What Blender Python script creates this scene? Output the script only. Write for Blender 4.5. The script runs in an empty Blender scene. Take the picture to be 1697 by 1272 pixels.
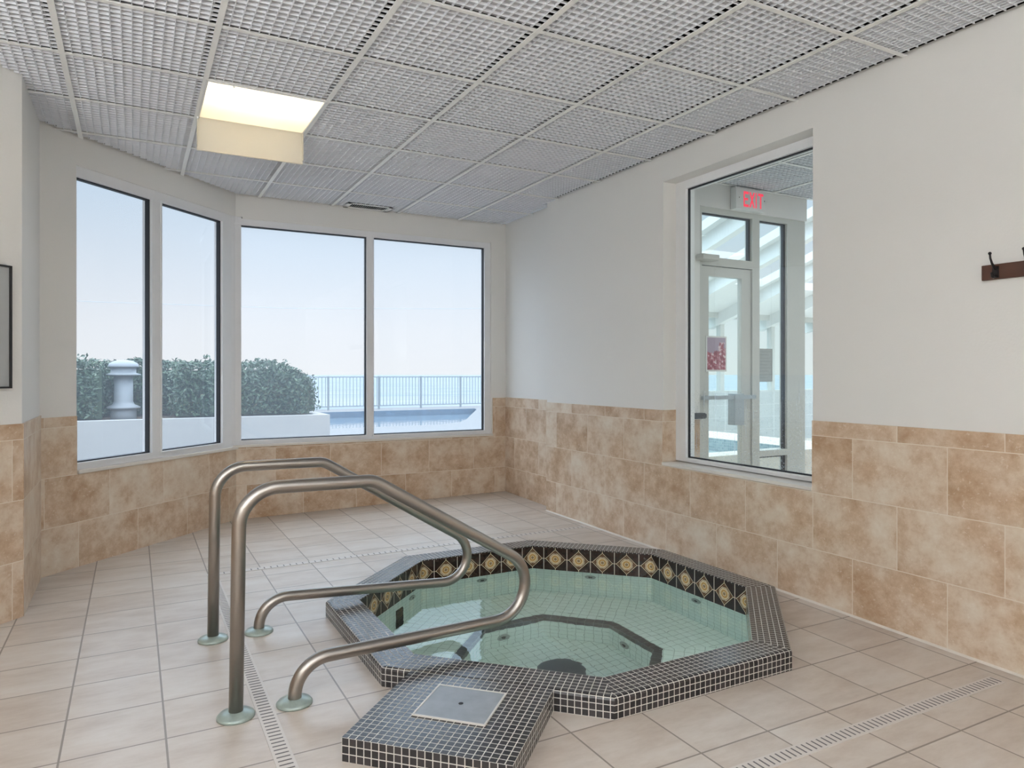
import bpy, bmesh, math, random
from mathutils import Vector, Matrix
R = math.radians
S = bpy.context.scene
C = S.collection

# ------------------------------------------------------------------ camera
YAW = 0.4955
cam_d = bpy.data.cameras.new('camera')
cam = bpy.data.objects.new('camera', cam_d)
C.objects.link(cam)
cam.location = (0, 0, 1.205)
cam.rotation_euler = (R(90), 0, -YAW)
cam_d.sensor_width = 36
cam_d.lens = 1161 / 1697 * 36
cam_d.shift_y = -17 / 1697
cam_d.clip_end = 3000
S.camera = cam

# ------------------------------------------------------------------ world: pale hazy sea sky
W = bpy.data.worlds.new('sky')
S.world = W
W.use_nodes = True
wn = W.node_tree.nodes; wl = W.node_tree.links
wn.clear()
wo = wn.new('ShaderNodeOutputWorld'); wb = wn.new('ShaderNodeBackground')
wt = wn.new('ShaderNodeTexCoord'); wsep = wn.new('ShaderNodeSeparateXYZ'); wr = wn.new('ShaderNodeValToRGB')
wl.new(wt.outputs['Generated'], wsep.inputs[0])
wl.new(wsep.outputs['Z'], wr.inputs[0])
wl.new(wr.outputs[0], wb.inputs[0]); wl.new(wb.outputs[0], wo.inputs[0])
e = wr.color_ramp.elements
e[0].position = 0.0; e[0].color = (0.91, 0.92, 0.93, 1)
e[1].position = 1.0; e[1].color = (0.80, 0.90, 1.0, 1)
for p, c in ((0.06, (0.88, 0.91, 0.95, 1)), (0.22, (0.66, 0.80, 0.95, 1)), (0.42, (0.60, 0.78, 0.98, 1))):
    q = wr.color_ramp.elements.new(p); q.color = c
# the high sky, above what the windows show, is brightened to add light indoors
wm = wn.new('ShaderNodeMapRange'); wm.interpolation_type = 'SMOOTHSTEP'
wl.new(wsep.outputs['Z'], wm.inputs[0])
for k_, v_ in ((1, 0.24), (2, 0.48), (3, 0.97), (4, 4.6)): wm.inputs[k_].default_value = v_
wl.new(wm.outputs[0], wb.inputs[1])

# ------------------------------------------------------------------ exposure
S.view_settings.view_transform = 'Standard'
S.view_settings.look = 'None'
S.view_settings.exposure = 0.0
S.view_settings.gamma = 1.0
S.view_settings.use_curve_mapping = False
PANEL_L = 7.0           # radiance of the unseen ceiling lights added as fill
UP_L = 85.0             # radiance of the unseen uplight troughs added as fill

# ------------------------------------------------------------------ node helpers
class NT:
    def __init__(s, name):
        s.m = bpy.data.materials.new(name); s.m.use_nodes = True
        s.n = s.m.node_tree.nodes; s.l = s.m.node_tree.links; s.n.clear()
        s.out = s.n.new('ShaderNodeOutputMaterial')
    def node(s, t, **kw):
        x = s.n.new(t)
        for k, v in kw.items(): setattr(x, k, v)
        return x
    def put(s, sock, v):
        if isinstance(v, bpy.types.NodeSocket): s.l.new(v, sock)
        elif v is not None:
            if isinstance(v, (tuple, list)) and len(v) == 3 and sock.type == 'RGBA': v = (*v, 1)
            sock.default_value = v
    def math(s, op, a, b=None, c=None, clamp=False):
        x = s.node('ShaderNodeMath', operation=op, use_clamp=clamp)
        s.put(x.inputs[0], a)
        if b is not None: s.put(x.inputs[1], b)
        if c is not None: s.put(x.inputs[2], c)
        return x.outputs[0]
    def mix(s, f, a, b):
        x = s.node('ShaderNodeMix', data_type='RGBA')
        s.put(x.inputs[0], f); s.put(x.inputs[6], a); s.put(x.inputs[7], b)
        return x.outputs[2]
    def ramp(s, f, stops):
        x = s.node('ShaderNodeValToRGB'); s.put(x.inputs[0], f)
        el = x.color_ramp.elements
        el[0].position = stops[0][0]; el[0].color = (*stops[0][1], 1)
        el[1].position = stops[-1][0]; el[1].color = (*stops[-1][1], 1)
        for p, c in stops[1:-1]:
            q = el.new(p); q.color = (*c, 1)
        return x.outputs[0]
    def uv(s):
        x = s.node('ShaderNodeUVMap'); y = s.node('ShaderNodeSeparateXYZ'); s.l.new(x.outputs[0], y.inputs[0])
        return y.outputs[0], y.outputs[1]
    def obj(s): return s.node('ShaderNodeTexCoord').outputs['Object']
    def comb(s, a, b, c=0.0):
        x = s.node('ShaderNodeCombineXYZ'); s.put(x.inputs[0], a); s.put(x.inputs[1], b); s.put(x.inputs[2], c)
        return x.outputs[0]
    def noise(s, vec, scale, detail=4, rough=0.55, out=0):
        x = s.node('ShaderNodeTexNoise'); s.put(x.inputs['Vector'], vec); x.inputs['Scale'].default_value = scale
        x.inputs['Detail'].default_value = detail; x.inputs['Roughness'].default_value = rough
        return x.outputs[out]
    def white(s, vec, out=0):
        x = s.node('ShaderNodeTexWhiteNoise', noise_dimensions='3D'); s.put(x.inputs['Vector'], vec)
        return x.outputs[out]
    def vadd(s, a, b):
        x = s.node('ShaderNodeVectorMath', operation='ADD'); s.put(x.inputs[0], a); s.put(x.inputs[1], b)
        return x.outputs[0]
    def vscale(s, a, k):
        x = s.node('ShaderNodeVectorMath', operation='SCALE'); s.put(x.inputs[0], a); x.inputs['Scale'].default_value = k
        return x.outputs[0]
    def bump(s, h, strength=0.2, dist=0.01):
        x = s.node('ShaderNodeBump'); s.put(x.inputs['Height'], h)
        x.inputs['Strength'].default_value = strength; x.inputs['Distance'].default_value = dist
        return x.outputs[0]
    def principled(s, color, rough=0.5, metal=0.0, normal=None, spec=None, **kw):
        b = s.node('ShaderNodeBsdfPrincipled')
        s.put(b.inputs['Base Color'], color); s.put(b.inputs['Roughness'], rough); s.put(b.inputs['Metallic'], metal)
        if normal is not None: s.put(b.inputs['Normal'], normal)
        if spec is not None: s.put(b.inputs['Specular IOR Level'], spec)
        for k, v in kw.items(): s.put(b.inputs[k], v)
        s.l.new(b.outputs[0], s.out.inputs[0])
        return b
    def surf(s, sh): s.l.new(sh, s.out.inputs[0])
    def edge(s, a, w):   # 1 where fract(a) is within w of an integer
        f = s.math('FRACT', a); d = s.math('MINIMUM', f, s.math('SUBTRACT', 1.0, f))
        return s.math('LESS_THAN', d, w)

M = {}
def plain(name, col, rough=0.5, metal=0.0, spec=None, mottling=0.04, scale=8):
    t = NT(name)
    n = t.noise(t.obj(), scale)
    c = t.mix(t.math('MULTIPLY', n, 1.0), tuple(min(1, x * (1 - mottling)) for x in col), tuple(min(1, x * (1 + mottling)) for x in col))
    t.principled(c, rough, metal, spec=spec)
    M[name] = t.m
    return t.m

# painted, lightly stippled drywall
t = NT('drywall')
n = t.noise(t.obj(), 90, 3)
t.principled((0.805, 0.79, 0.76), 0.45, normal=t.bump(n, 0.22, 0.003), spec=0.5); M['drywall'] = t.m

# travertine-look wall tile, running bond 0.464 x 0.30
def wall_tile():
    t = NT('travertine_tile')
    u, v = t.uv()
    ry = t.math('DIVIDE', t.math('ADD', v, 0.02), 0.30)
    row = t.math('FLOOR', ry)
    ux = t.math('ADD', t.math('DIVIDE', u, 0.464), t.math('MULTIPLY', t.math('MODULO', t.math('ADD', row, 10.0), 2.0), 0.5))
    col = t.math('FLOOR', ux)
    rnd = t.white(t.comb(col, row, 3.0), 1)
    vec = t.vadd(t.comb(u, v, 0.0), t.vscale(rnd, 40))
    n1 = t.noise(vec, 5.2, 8, 0.66); n2 = t.noise(vec, 46, 4, 0.7)
    n3 = t.noise(t.vadd(vec, t.comb(t.math('MULTIPLY', v, 0.6), t.math('MULTIPLY', u, -0.6))), 15, 5, 0.7)
    f = t.math('ADD', t.math('MULTIPLY', n1, 0.72), t.math('MULTIPLY', n3, 0.28))
    sv = t.white(t.comb(row, col, 7.0))
    f = t.math('ADD', f, t.math('MULTIPLY', t.math('SUBTRACT', sv, 0.5), 0.10))
    base = t.ramp(f, [(0.34, (0.43, 0.28, 0.17)), (0.46, (0.57, 0.415, 0.29)), (0.54, (0.665, 0.535, 0.41)), (0.66, (0.74, 0.645, 0.53))])
    base = t.mix(t.math('MULTIPLY', t.math('GREATER_THAN', n2, 0.63), 0.35), base, (0.80, 0.72, 0.62))
    g = t.math('MAXIMUM', t.edge(ux, 0.0042), t.edge(ry, 0.0065))
    c = t.mix(g, base, (0.74, 0.66, 0.56))
    h = t.math('SUBTRACT', t.math('MULTIPLY', n2, 0.3), g)
    t.principled(c, 0.30, normal=t.bump(h, 0.18, 0.002)); M['wall_tile'] = t.m
wall_tile()

def floor_tile():
    t = NT('floor_tile')
    u, v = t.uv()
    ux = t.math('DIVIDE', t.math('SUBTRACT', u, 0.095), 0.30)
    vy = t.math('DIVIDE', t.math('SUBTRACT', v, 2.88), 0.30)
    rnd = t.white(t.comb(t.math('FLOOR', ux), t.math('FLOOR', vy), 1.0), 1)
    vec = t.vadd(t.comb(t.math('MULTIPLY', u, 0.7), t.math('MULTIPLY', v, 2.0)), t.vscale(rnd, 30))
    n1 = t.noise(vec, 5, 8, 0.68)
    n1 = t.math('ADD', t.math('MULTIPLY', n1, 0.85), t.math('MULTIPLY', t.white(t.comb(t.math('FLOOR', vy), t.math('FLOOR', ux), 5.0)), 0.14))
    base = t.ramp(n1, [(0.3, (0.52, 0.43, 0.36)), (0.5, (0.62, 0.54, 0.47)), (0.72, (0.69, 0.63, 0.57))])
    g = t.math('MAXIMUM', t.edge(ux, 0.011), t.edge(vy, 0.011))
    c = t.mix(g, base, (0.27, 0.22, 0.18))
    h = t.math('SUBTRACT', t.math('MULTIPLY', n1, 0.4), t.math('MULTIPLY', g, 1.0))
    t.principled(c, 0.36, normal=t.bump(h, 0.3, 0.003)); M['floor_tile'] = t.m
floor_tile()

def mosaic(name, pitch, gw, tile_a, tile_b, grout, rough=0.22, vp=None):
    t = NT(name)
    u, v = t.uv()
    ux = t.math('DIVIDE', u, pitch); vy = t.math('DIVIDE', v, vp or pitch)
    r = t.white(t.comb(t.math('FLOOR', ux), t.math('FLOOR', vy), 2.0))
    c = t.mix(r, tile_a, tile_b)
    g = t.math('MAXIMUM', t.edge(ux, gw), t.edge(vy, gw))
    cc = t.mix(g, c, grout)
    rr = t.math('ADD', rough, t.math('MULTIPLY', g, 0.5))
    t.principled(cc, rr, normal=t.bump(t.math('SUBTRACT', 1.0, g), 0.4, 0.002)); M[name] = t.m
mosaic('dark_mosaic', 0.0255, 0.062, (0.022, 0.020, 0.022), (0.045, 0.040, 0.040), (0.60, 0.57, 0.52))
mosaic('pool_tile', 0.0513, 0.035, (0.76, 0.90, 0.83), (0.80, 0.93, 0.87), (0.46, 0.58, 0.52), 0.3)
mosaic('dark_edge_tile', 0.0513, 0.03, (0.025, 0.03, 0.032), (0.05, 0.055, 0.055), (0.16, 0.18, 0.17), 0.3)
mosaic('blue_mosaic', 0.03, 0.05, (0.18, 0.26, 0.29), (0.32, 0.40, 0.42), (0.45, 0.5, 0.5), 0.3)
mosaic('stone_block', 0.60, 0.01, (0.46, 0.47, 0.46), (0.52, 0.53, 0.51), (0.72, 0.72, 0.70), 0.7, vp=0.22)

def band_tile():
    t = NT('medallion_tile')
    u, v = t.uv()      # u, v in tile units: tile centred on integers of u, v in 0..1
    x = t.math('SUBTRACT', t.math('FRACT', t.math('ADD', u, 0.5)), 0.5)
    y = t.math('SUBTRACT', v, 0.5)
    ax = t.math('ABSOLUTE', x); ay = t.math('ABSOLUTE', y)
    L = t.math('ADD', ax, ay)
    r = t.math('SQRT', t.math('ADD', t.math('MULTIPLY', x, x), t.math('MULTIPLY', y, y)))
    ang = t.math('ARCTAN2', y, x)
    n = t.noise(t.comb(u, v), 6, 4)
    dark = t.mix(n, (0.010, 0.005, 0.004), (0.040, 0.018, 0.012))
    gold = (0.50, 0.30, 0.10); cream = (0.68, 0.58, 0.40); brown = (0.05, 0.02, 0.012)
    c = dark
    def ring(c, d, a, b, col):
        m = t.math('MULTIPLY', t.math('GREATER_THAN', d, a), t.math('LESS_THAN', d, b))
        return t.mix(m, c, col)
    # corner triangles inside the diamond and the medallion rings
    c = ring(c, L, -1, 0.41, brown)
    c = ring(c, L, 0.30, 0.36, (0.16, 0.09, 0.04))
    oct_ = t.math('MAXIMUM', t.math('MAXIMUM', ax, ay), t.math('MULTIPLY', L, 0.7071))
    c = ring(c, oct_, -1, 0.245, cream)
    c = ring(c, oct_, 0.205, 0.222, brown)
    c = ring(c, r, -1, 0.175, gold)
    c = ring(c, r, 0.150, 0.162, cream)
    c = ring(c, r, 0.122, 0.130, brown)
    c = ring(c, r, -1, 0.085, cream)
    pet = t.math('ADD', 0.055, t.math('MULTIPLY', 0.022, t.math('COSINE', t.math('MULTIPLY', ang, 8.0))))
    c = t.mix(t.math('LESS_THAN', r, pet), c, brown)
    c = t.mix(t.math('LESS_THAN', r, 0.022), c, gold)
    c = ring(c, L, 0.405, 0.435, cream)
    tip = t.math('MULTIPLY', t.math('LESS_THAN', ay, 0.012), t.math('GREATER_THAN', ax, 0.42))
    c = t.mix(tip, c, cream)
    tip2 = t.math('MULTIPLY', t.math('LESS_THAN', ax, 0.012), t.math('GREATER_THAN', ay, 0.42))
    c = t.mix(tip2, c, cream)
    g = t.math('GREATER_THAN', ax, 0.486)
    c = t.mix(g, c, (0.62, 0.58, 0.50))
    t.principled(c, 0.18); M['band_tile'] = t.m
band_tile()

# glass with a thin salt haze
def glass(name, haze=0.10, drops=False, tint=(1, 1, 1)):
    t = NT(name)
    tr = t.node('ShaderNodeBsdfTransparent'); tr.inputs[0].default_value = (*tint, 1)
    gl = t.node('ShaderNodeBsdfGlossy'); gl.inputs['Roughness'].default_value = 0.0
    lw = t.node('ShaderNodeLayerWeight'); lw.inputs['Blend'].default_value = 0.5
    fr = t.math('ADD', 0.06, t.math('MULTIPLY', 0.94, t.math('POWER', lw.outputs['Facing'], 4.5)))
    tl = t.node('ShaderNodeBsdfTranslucent'); tl.inputs[0].default_value = (0.80, 0.90, 1.0, 1)
    m1 = t.node('ShaderNodeMixShader'); m2 = t.node('ShaderNodeMixShader')
    h = haze
    if drops:
        u, v = t.uv()
        low = t.math('MULTIPLY', t.math('SUBTRACT', 1.55, v), 1.1, clamp=True)
        sp = t.math('GREATER_THAN', t.noise(t.comb(u, v), 130, 2), t.math('SUBTRACT', 0.72, t.math('MULTIPLY', low, 0.12)))
        run = t.math('GREATER_THAN', t.noise(t.comb(t.math('MULTIPLY', u, 60.0), t.math('MULTIPLY', v, 1.6)), 1, 2), 0.66)
        d = t.math('MULTIPLY', t.math('MAXIMUM', sp, run), low)
        h = t.math('ADD', haze, t.math('MULTIPLY', d, 0.45))
    t.put(m1.inputs[0], h); t.l.new(tr.outputs[0], m1.inputs[1]); t.l.new(tl.outputs[0], m1.inputs[2])
    t.put(m2.inputs[0], fr); t.l.new(m1.outputs[0], m2.inputs[1]); t.l.new(gl.outputs[0], m2.inputs[2])
    t.surf(m2.outputs[0]); M[name] = t.m
glass('window_glass', 0.11)
glass('wet_glass', 0.05, True, (0.93, 0.98, 0.96))
glass('door_glass', 0.04, False, (0.93, 0.98, 0.96))

# spa water: real refraction, gentle ripples
t = NT('spa_water')
g = t.node('ShaderNodeBsdfGlass'); g.inputs['IOR'].default_value = 1.333; g.inputs['Roughness'].default_value = 0.0
g.inputs['Color'].default_value = (0.97, 1.0, 0.985, 1)
n = t.noise(t.obj(), 9.0, 2)
t.l.new(t.bump(n, 0.07, 0.02), g.inputs['Normal']); t.surf(g.outputs[0]); M['spa_water'] = t.m

def open_water(name, col, scale, strength, foam=None, rough=0.04):
    t = NT(name)
    ob = t.obj()
    c = col
    if foam:
        s_ = t.node('ShaderNodeSeparateXYZ'); t.l.new(ob, s_.inputs[0])
        v = t.comb(t.math('MULTIPLY', s_.outputs[0], 0.015), t.math('MULTIPLY', s_.outputs[1], 0.11))
        n = t.noise(v, 1.0, 6, 0.6)
        c = t.ramp(n, [(0.42, col), (0.56, (0.19, 0.21, 0.22)), (0.7, (0.23, 0.23, 0.23))])
    t.principled(c, rough, normal=t.bump(t.noise(ob, scale, 3), strength, 0.1)); M[name] = t.m
open_water('sea_water', (0.115, 0.165, 0.195), 0.3, 0.5, True, 0.6)
open_water('pool_water', (0.14, 0.20, 0.25), 2.5, 0.08)
open_water('indoor_water', (0.50, 0.66, 0.66), 5.0, 0.2)

plain('aluminium', (0.84, 0.84, 0.85), 0.35, 0.0)
plain('alu_grey', (0.60, 0.60, 0.56), 0.42)
plain('sill_stone', (0.74, 0.70, 0.64), 0.35, mottling=0.06, scale=20)
plain('gasket', (0.012, 0.013, 0.018), 0.5)
plain('ceiling_white', (0.87, 0.89, 0.93), 0.6)
plain('panel_back', (0.56, 0.57, 0.60), 0.8)
plain('tee_white', (0.90, 0.90, 0.88), 0.5)
plain('plenum', (0.02, 0.02, 0.022), 0.9)
plain('patina_steel', (0.36, 0.43, 0.395), 0.35, 0.3, mottling=0.35, scale=30)
plain('plate_metal', (0.36, 0.38, 0.40), 0.42, 0.35, mottling=0.30, scale=14)
plain('drain_plastic', (0.66, 0.60, 0.55), 0.45)
plain('drain_slot', (0.17, 0.155, 0.15), 0.8)
plain('walnut', (0.075, 0.028, 0.016), 0.35, mottling=0.3, scale=25)
plain('black_iron', (0.014, 0.011, 0.012), 0.35, 0.5)
plain('picture_grey', (0.40, 0.41, 0.41), 0.3)
plain('black_frame', (0.015, 0.014, 0.015), 0.4)
plain('white_plastic', (0.78, 0.78, 0.76), 0.4)
plain('stucco', (0.42, 0.41, 0.40), 0.9, mottling=0.03)
plain('roof_board', (0.80, 0.80, 0.78), 0.8, mottling=0.03)
plain('deck_concrete', (0.185, 0.185, 0.185), 0.9, mottling=0.05, scale=1)
plain('sand', (0.19, 0.187, 0.18), 0.95)
plain('rail_paint', (0.42, 0.47, 0.50), 0.5)
plain('railing_grey', (0.22, 0.245, 0.265), 0.6)
plain('vent_metal', (0.27, 0.29, 0.31), 0.5)
plain('soil', (0.11, 0.075, 0.055), 0.95, mottling=0.3)
plain('wood_branch', (0.15, 0.10, 0.06), 0.9)
plain('cable_grey', (0.45, 0.5, 0.55), 0.6)
plain('blue_band', (0.10, 0.15, 0.21), 0.4, mottling=0.3, scale=4)
plain('grey_panel', (0.42, 0.45, 0.44), 0.6, mottling=0.12, scale=40)
plain('notice_ink', (0.34, 0.37, 0.36), 0.6)
plain('sandstone', (0.74, 0.68, 0.60), 0.7, mottling=0.12)
plain('jet_fitting', (0.34, 0.40, 0.37), 0.35)
plain('dark_rubber', (0.03, 0.032, 0.032), 0.5)

t = NT('hedge_leaf')
n = t.noise(t.obj(), 9, 3); r = t.node('ShaderNodeNewGeometry').outputs['Random Per Island']
c = t.mix(r, (0.016, 0.045, 0.024), (0.065, 0.115, 0.06))
t.principled(c, 0.38, spec=0.6); M['leaf'] = t.m

t = NT('brushed_steel')
s_ = t.node('ShaderNodeSeparateXYZ'); t.l.new(t.obj(), s_.inputs[0])
n = t.noise(t.comb(t.math('MULTIPLY', s_.outputs[0], 8.0), t.math('MULTIPLY', s_.outputs[2], 8.0), t.math('MULTIPLY', s_.outputs[1], 300.0)), 1, 3)
t.principled((0.37, 0.34, 0.31), t.math('ADD', 0.27, t.math('MULTIPLY', n, 0.14)), 1.0); M['steel'] = t.m

def emit(name, col, k):
    t = NT(name); x = t.node('ShaderNodeEmission'); x.inputs[0].default_value = (*col, 1); x.inputs[1].default_value = k
    t.surf(x.outputs[0]); M[name] = t.m
emit('added_light_diffuser', (0.955, 0.985, 1.0), PANEL_L)
emit('uplight', (0.955, 0.985, 1.0), UP_L)  # glow of the added fill troughs
emit('lamp_tube', (1.0, 0.91, 0.78), 270.0)
emit('exit_red', (1.0, 0.05, 0.10), 1.1)
t = NT('lens_acrylic')
a = t.node('ShaderNodeBsdfTranslucent'); a.inputs[0].default_value = (0.95, 0.92, 0.85, 1)
b = t.node('ShaderNodeBsdfDiffuse'); b.inputs[0].default_value = (0.93, 0.88, 0.78, 1)
m = t.node('ShaderNodeMixShader'); m.inputs[0].default_value = 0.45
t.l.new(a.outputs[0], m.inputs[1]); t.l.new(b.outputs[0], m.inputs[2]); t.surf(m.outputs[0]); M['lens'] = t.m

t = NT('poster_print')
u, v = t.uv()
ob = t.comb(u, v)
nn = t.noise(ob, 26, 5, 0.65)
hgt = t.math('ADD', t.math('MULTIPLY', t.noise(t.comb(u, 0.0), 9, 3), 0.25), 0.02)
flower = t.math('LESS_THAN', v, hgt)
stalk = t.math('MULTIPLY', t.math('LESS_THAN', t.math('ABSOLUTE', t.math('SUBTRACT', u, 0.15)), t.math('MULTIPLY', nn, 0.055)), t.math('LESS_THAN', v, 0.215))
fm = t.math('MAXIMUM', flower, stalk)
red = t.ramp(nn, [(0.40, (0.22, 0.03, 0.05)), (0.52, (0.45, 0.12, 0.16)), (0.60, (0.8, 0.66, 0.68))])
c = t.mix(fm, (0.42, 0.33, 0.42), red)
t.principled(c, 0.4); M['poster_print'] = t.m

# ------------------------------------------------------------------ mesh builder
class MB:
    def __init__(s): s.v = []; s.f = []; s.uv = []; s.mi = []; s.sm = []
    def face(s, pts, mat=0, uv=None, smooth=False, off=(0, 0)):
        pts = [Vector(p) for p in pts]
        if uv is None:
            nrm = (pts[1] - pts[0]).cross(pts[2] - pts[0])
            if nrm.length > 0: nrm.normalize()
            if abs(nrm.z) > 0.7: uv = [(p.x + off[0], p.y + off[1]) for p in pts]
            else:
                tt = Vector((0, 0, 1)).cross(nrm)
                tt.normalize()
                uv = [(p.dot(tt) + off[0], p.z + off[1]) for p in pts]
        i = len(s.v); s.v += [tuple(p) for p in pts]; s.f.append(list(range(i, i + len(pts)))); s.uv.append(uv); s.mi.append(mat); s.sm.append(smooth)
    def hexa(s, b, t_, mat=0, skip=(), off=(0, 0)):
        """b, t_: 4 bottom and 4 top points, counter-clockwise seen from above"""
        n = len(b)
        if 'bottom' not in skip: s.face(list(reversed(b)), mat, off=off)
        if 'top' not in skip: s.face(t_, mat, off=off)
        for k in range(n):
            j = (k + 1) % n
            s.face([b[k], b[j], t_[j], t_[k]], mat, off=off)
    def box(s, x0, x1, y0, y1, z0, z1, mat=0, skip=(), off=(0, 0)):
        b = [(x0, y0, z0), (x1, y0, z0), (x1, y1, z0), (x0, y1, z0)]
        s.hexa(b, [(p[0], p[1], z1) for p in b], mat, skip, off)
    def prism(s, poly, z0, z1, mat=0, skip=()):
        s.hexa([(p[0], p[1], z0) for p in poly], [(p[0], p[1], z1) for p in poly], mat, skip)
    def tube(s, path, r, seg=20, mat=0, cap=True, closed=False):
        path = [Vector(p) for p in path]; n = len(path)
        rings = []; up = None; L = 0
        for i, p in enumerate(path):
            a = path[max(0, i - 1)]; b = path[min(n - 1, i + 1)]
            d = (b - a).normalized()
            if up is None:
                up = d.orthogonal().normalized()
            up = (up - d * up.dot(d)).normalized()
            w = d.cross(up)
            rr = r[i] if isinstance(r, (list, tuple)) else r
            rings.append([p + up * (rr * math.cos(2 * math.pi * k / seg)) + w * (rr * math.sin(2 * math.pi * k / seg)) for k in range(seg)])
        i0 = len(s.v)
        for rg in rings: s.v += [tuple(p) for p in rg]
        for i in range(n - 1):
            for k in range(seg):
                j = (k + 1) % seg
                s.f.append([i0 + i * seg + k, i0 + i * seg + j, i0 + (i + 1) * seg + j, i0 + (i + 1) * seg + k])
                s.uv.append([(k / seg, i), (j / seg, i), (j / seg, i + 1), (k / seg, i + 1)]); s.mi.append(mat); s.sm.append(True)
        if cap:
            s.face(list(reversed(rings[0])), mat); s.face(rings[-1], mat)
    def lathe(s, prof, center, seg=32, mat=0, axis='z', frame=None):
        cx = Vector(center); rings = []
        F = frame or (Vector((1, 0, 0)), Vector((0, 1, 0)), Vector((0, 0, 1)))
        i0 = len(s.v)
        for r, z in prof:
            for k in range(seg):
                a = 2 * math.pi * k / seg
                s.v.append(tuple(cx + F[0] * (r * math.cos(a)) + F[1] * (r * math.sin(a)) + F[2] * z))
        for i in range(len(prof) - 1):
            for k in range(seg):
                j = (k + 1) % seg
                s.f.append([i0 + i * seg + k, i0 + i * seg + j, i0 + (i + 1) * seg + j, i0 + (i + 1) * seg + k])
                s.uv.append([(0, 0)] * 4); s.mi.append(mat); s.sm.append(True)
        s.f.append([i0 + k for k in reversed(range(seg))]); s.uv.append([(0, 0)] * seg); s.mi.append(mat); s.sm.append(False)
        e0 = i0 + (len(prof) - 1) * seg
        s.f.append([e0 + k for k in range(seg)]); s.uv.append([(0, 0)] * seg); s.mi.append(mat); s.sm.append(False)
    def build(s, name, mats, parent=None, loc=None, weld=True, bevel=0.0):
        me = bpy.data.meshes.new(name)
        o0 = Vector(loc) if loc is not None else Vector((0, 0, 0))
        me.from_pydata([tuple(Vector(p) - o0) for p in s.v], [], s.f)
        ul = me.uv_layers.new(name='UVMap')
        li = 0
        for fi, f in enumerate(s.f):
            for k in range(len(f)):
                ul.data[li].uv = s.uv[fi][k]; li += 1
        if not isinstance(mats, (list, tuple)): mats = [mats]
        for m_ in mats: me.materials.append(M[m_] if isinstance(m_, str) else m_)
        me.polygons.foreach_set('material_index', s.mi)
        me.polygons.foreach_set('use_smooth', s.sm)
        if weld:
            bm = bmesh.new(); bm.from_mesh(me)
            bmesh.ops.remove_doubles(bm, verts=bm.verts, dist=1e-5)
            bm.to_mesh(me); bm.free()
        me.update()
        o = bpy.data.objects.new(name, me); C.objects.link(o)
        if parent is not None:
            o.parent = parent
            pl = parent
            off = Vector((0, 0, 0))
            # world position of the parent chain (only translations are used)
            while pl is not None: off += pl.location; pl = pl.parent
            o.location = o0 - off
        else: o.location = o0
        if bevel:
            b = o.modifiers.new('bevel', 'BEVEL'); b.width = bevel; b.segments = 3; b.limit_method = 'ANGLE'; b.angle_limit = R(40)
        return o

def tag(o, label=None, cat=None, group=None, kind=None):
    if label: o['label'] = label
    if cat: o['category'] = cat
    if group: o['group'] = group
    if kind: o['kind'] = kind
    return o
def empty(name, loc, label=None, cat=None, group=None, kind=None):
    o = bpy.data.objects.new(name, None); C.objects.link(o); o.location = loc; o.empty_display_size = 0.1
    return tag(o, label, cat, group, kind)
def struct(o, label=None, cat=None): return tag(o, label, cat, kind='structure')

class Loc:
    """a wall's own axes: s along it, d outwards from the room, z up"""
    def __init__(s, p0, p1, out):
        s.p = Vector((*p0, 0)); s.a = (Vector((*p1, 0)) - s.p).normalized(); s.L = (Vector((*p1, 0)) - s.p).length
        s.o = Vector((*out, 0)).normalized()
        s.flip = s.a.cross(s.o).z < 0
    def pt(s, a, d, z): q = s.p + s.a * a + s.o * d; return (q.x, q.y, z)
    def box(s, mb, s0, s1, d0, d1, z0, z1, mat=0, off=(0, 0), skip=()):
        b = [s.pt(s0, d0, z0), s.pt(s1, d0, z0), s.pt(s1, d1, z0), s.pt(s0, d1, z0)]
        tt = [s.pt(s0, d0, z1), s.pt(s1, d0, z1), s.pt(s1, d1, z1), s.pt(s0, d1, z1)]
        if s.flip: b = b[::-1]; tt = tt[::-1]
        mb.hexa(b, tt, mat, skip, off)
    def quad(s, mb, s0, s1, d, z0, z1, mat=0):
        mb.face([s.pt(s0, d, z0), s.pt(s1, d, z0), s.pt(s1, d, z1), s.pt(s0, d, z1)], mat, uv=[(s0, z0), (s1, z0), (s1, z1), (s0, z1)])

H = 2.683
TZ = 0.958           # top of the tile wainscot
ZB = -0.08           # walls start below the sloping floor
def clampf(x, a=0, b=1): return max(a, min(b, x))
def fz(x, y):
    """the tiled floor falls slightly towards the camera on the right side"""
    ks = [(-9, -.03), (0.5, -.03), (1.5, -.022), (2.7, 0), (4.0, .003), (5.24, .014), (6.3, .036)]
    w = clampf((x - 0.9) / 2.2)
    for (a, za), (b, zb) in zip(ks, ks[1:]):
        if a <= y <= b: return w * (za + (zb - za) * (y - a) / (b - a))
    return w * ks[-1][1] if y > 6.3 else w * ks[0][1]

C0 = (-0.478, 4.972); CD = (0.745, 6.19); A1 = (-0.487, 4.22); A2 = (-2.2, 2.507)
XR = 3.168; XJ = 3.274; YB = 6.19; YJ = 5.22; YF = -2.5; XL = -2.2

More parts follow.
